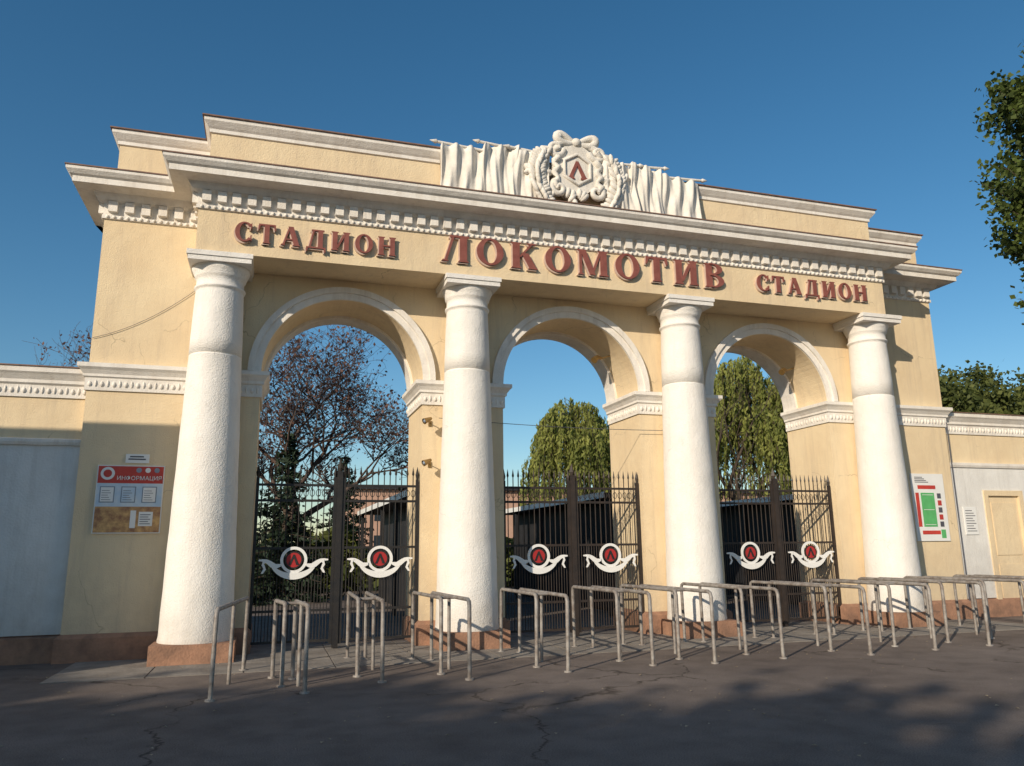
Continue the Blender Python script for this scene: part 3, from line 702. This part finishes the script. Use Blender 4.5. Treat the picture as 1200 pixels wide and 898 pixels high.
willow("willow_tree",at_dir(0.70,36),12.2,3.4,5,1050)
spruce("spruce_tree",at_dir(0.19,30),6.3,1.9,4)
spruce("spruce_tree",at_dir(0.02,26),5.4,1.9,9)
spruce("spruce_tree",at_dir(0.09,33),5.5,1.9,12)
for (k,Y_,h_,r_,sd) in ((1.03,36,11.9,3.0,22),(1.13,38,12.6,3.4,21),(1.24,38,12.2,3.4,25)):
    crown_tree("broadleaf_tree",at_dir(k,Y_),h_,r_,4,90,130,0.19,LG,sd,0.6)
random.seed(31);np.random.seed(31)
mb=MB();bx,by=15.35,10.2
mb.tube([(bx,by,0),(bx+.05,by,3),(bx,by+.05,6),(bx-.05,by,9),(bx,by,12.0)],.2,BARK,radii=[.26,.22,.16,.10,.03],n=8)
pts=[]
for i in range(190):
    z=random.uniform(5.7,11.3); az=random.random()*6.283
    u=(z-5.2)/6.3; rm=1.75*math.sin(math.pi*min(.97,max(0.1,u*0.85+0.1)))**0.5*random.uniform(.75,1.08)*(1+.12*math.sin(z*2.6))
    e=Vector((bx+rm*math.cos(az),by+rm*math.sin(az),z+rm*.35)); s0=Vector((bx,by,z-.3))
    mb.tube([s0,(s0+e)/2+Vector((0,0,-.1)),e],.02,BARK,radii=[.035,.02,.006],n=4,cap=False)
    for q in range(230):
        v=random.uniform(.35,1.0); pp=s0+(e-s0)*v; pts.append((pp.x+random.gauss(0,.12),pp.y+random.gauss(0,.12),pp.z+random.gauss(0,.16)))
leaves(mb,pts,0.09,LP_,1.25); mb.obj("poplar_tree")

# tall unseen trees added to shade the foreground, unseen panel to shade left wing
for (x,y,h_,z0,r_,sd) in ((-24.0,-12.0,12.6,8.2,3.2,41),(-19.5,-13.6,12.4,7.4,3.3,43),(-15.5,-15.2,12.2,6.6,3.2,44),(-26.5,-7.5,11.6,7.4,2.6,45)):
    crown_tree("shade_caster_tree",(x,y,0),h_,r_,z0,95,110,0.34,LG,sd,0.62)
bb=empty("shadow_caster_panel")  # made-up panel out of view, casts the shadow edge on the left wing
b=MB(); b.box(-15,-6.5,8.9,9.1,0.0,6.2,FWH); b.obj("panel",bb)
b=MB()
for k in range(6): b.box(-14.9+k*1.65,-14.75+k*1.65,9.102,9.25,0,6.15,BRN)
b.box(-15.05,-6.45,8.86,9.14,6.202,6.27,BRN); b.obj("frame",bb)

# ------------------------------------------------------------------ things behind the gates
def canopy(x0,x1,y0,y1,z):
    root=empty("entrance_canopy")
    b=MB(); b.box(x0,x1,y0,y1,z,z+0.10,DKR); b.obj("roof",root)
    b=MB(); b.box(x0-.012,x0-.002,y0,y1,z-.02,z+.12,SGW); b.obj("fascia",root)
    b=MB()
    for k in range(5):
        y=y0+.2+(y1-y0-.4)*k/4
        for x in (x0+.15,x1-.15): b.box(x-.05,x+.05,y-.05,y+.05,0,z,DKR)
    b.obj("posts",root)
    b=MB(); b.box(x0+.7,x1-.3,y0+.5,y1-.5,0,z-.002,DKR); b.obj("booth",root)
canopy(2.9,4.9,17,27,2.75); canopy(7.6,9.2,17,27,2.75); canopy(13.0,15,17,27,2.75)
b=MB(); b.box(8,60,78,90,0,7.5,PNK); 
for fl in range(2):
    for k in range(16): b.box(10+k*3,11.5+k*3,77.95,77.998,1.2+fl*3.2,3.0+fl*3.2,GLS)
b.box(7.5,60.5,77.5,90.5,7.5,7.8,DKR); b.obj("pavilion_building")
b=MB(); random.seed(5);np.random.seed(5)
nH=15000
pts=np.column_stack([np.random.uniform(-14,24,nH),np.random.uniform(31,32.5,nH),np.zeros(nH)])
pts[:,2]=np.random.rand(nH)**0.6*(2.1+0.5*np.sin(pts[:,0]*1.1)+0.4*np.sin(pts[:,0]*2.7))
leaves(b,pts,0.2,LG,1.5); b.box(-14,24,32.0,32.6,0,1.6,LS); b.obj("hedge")
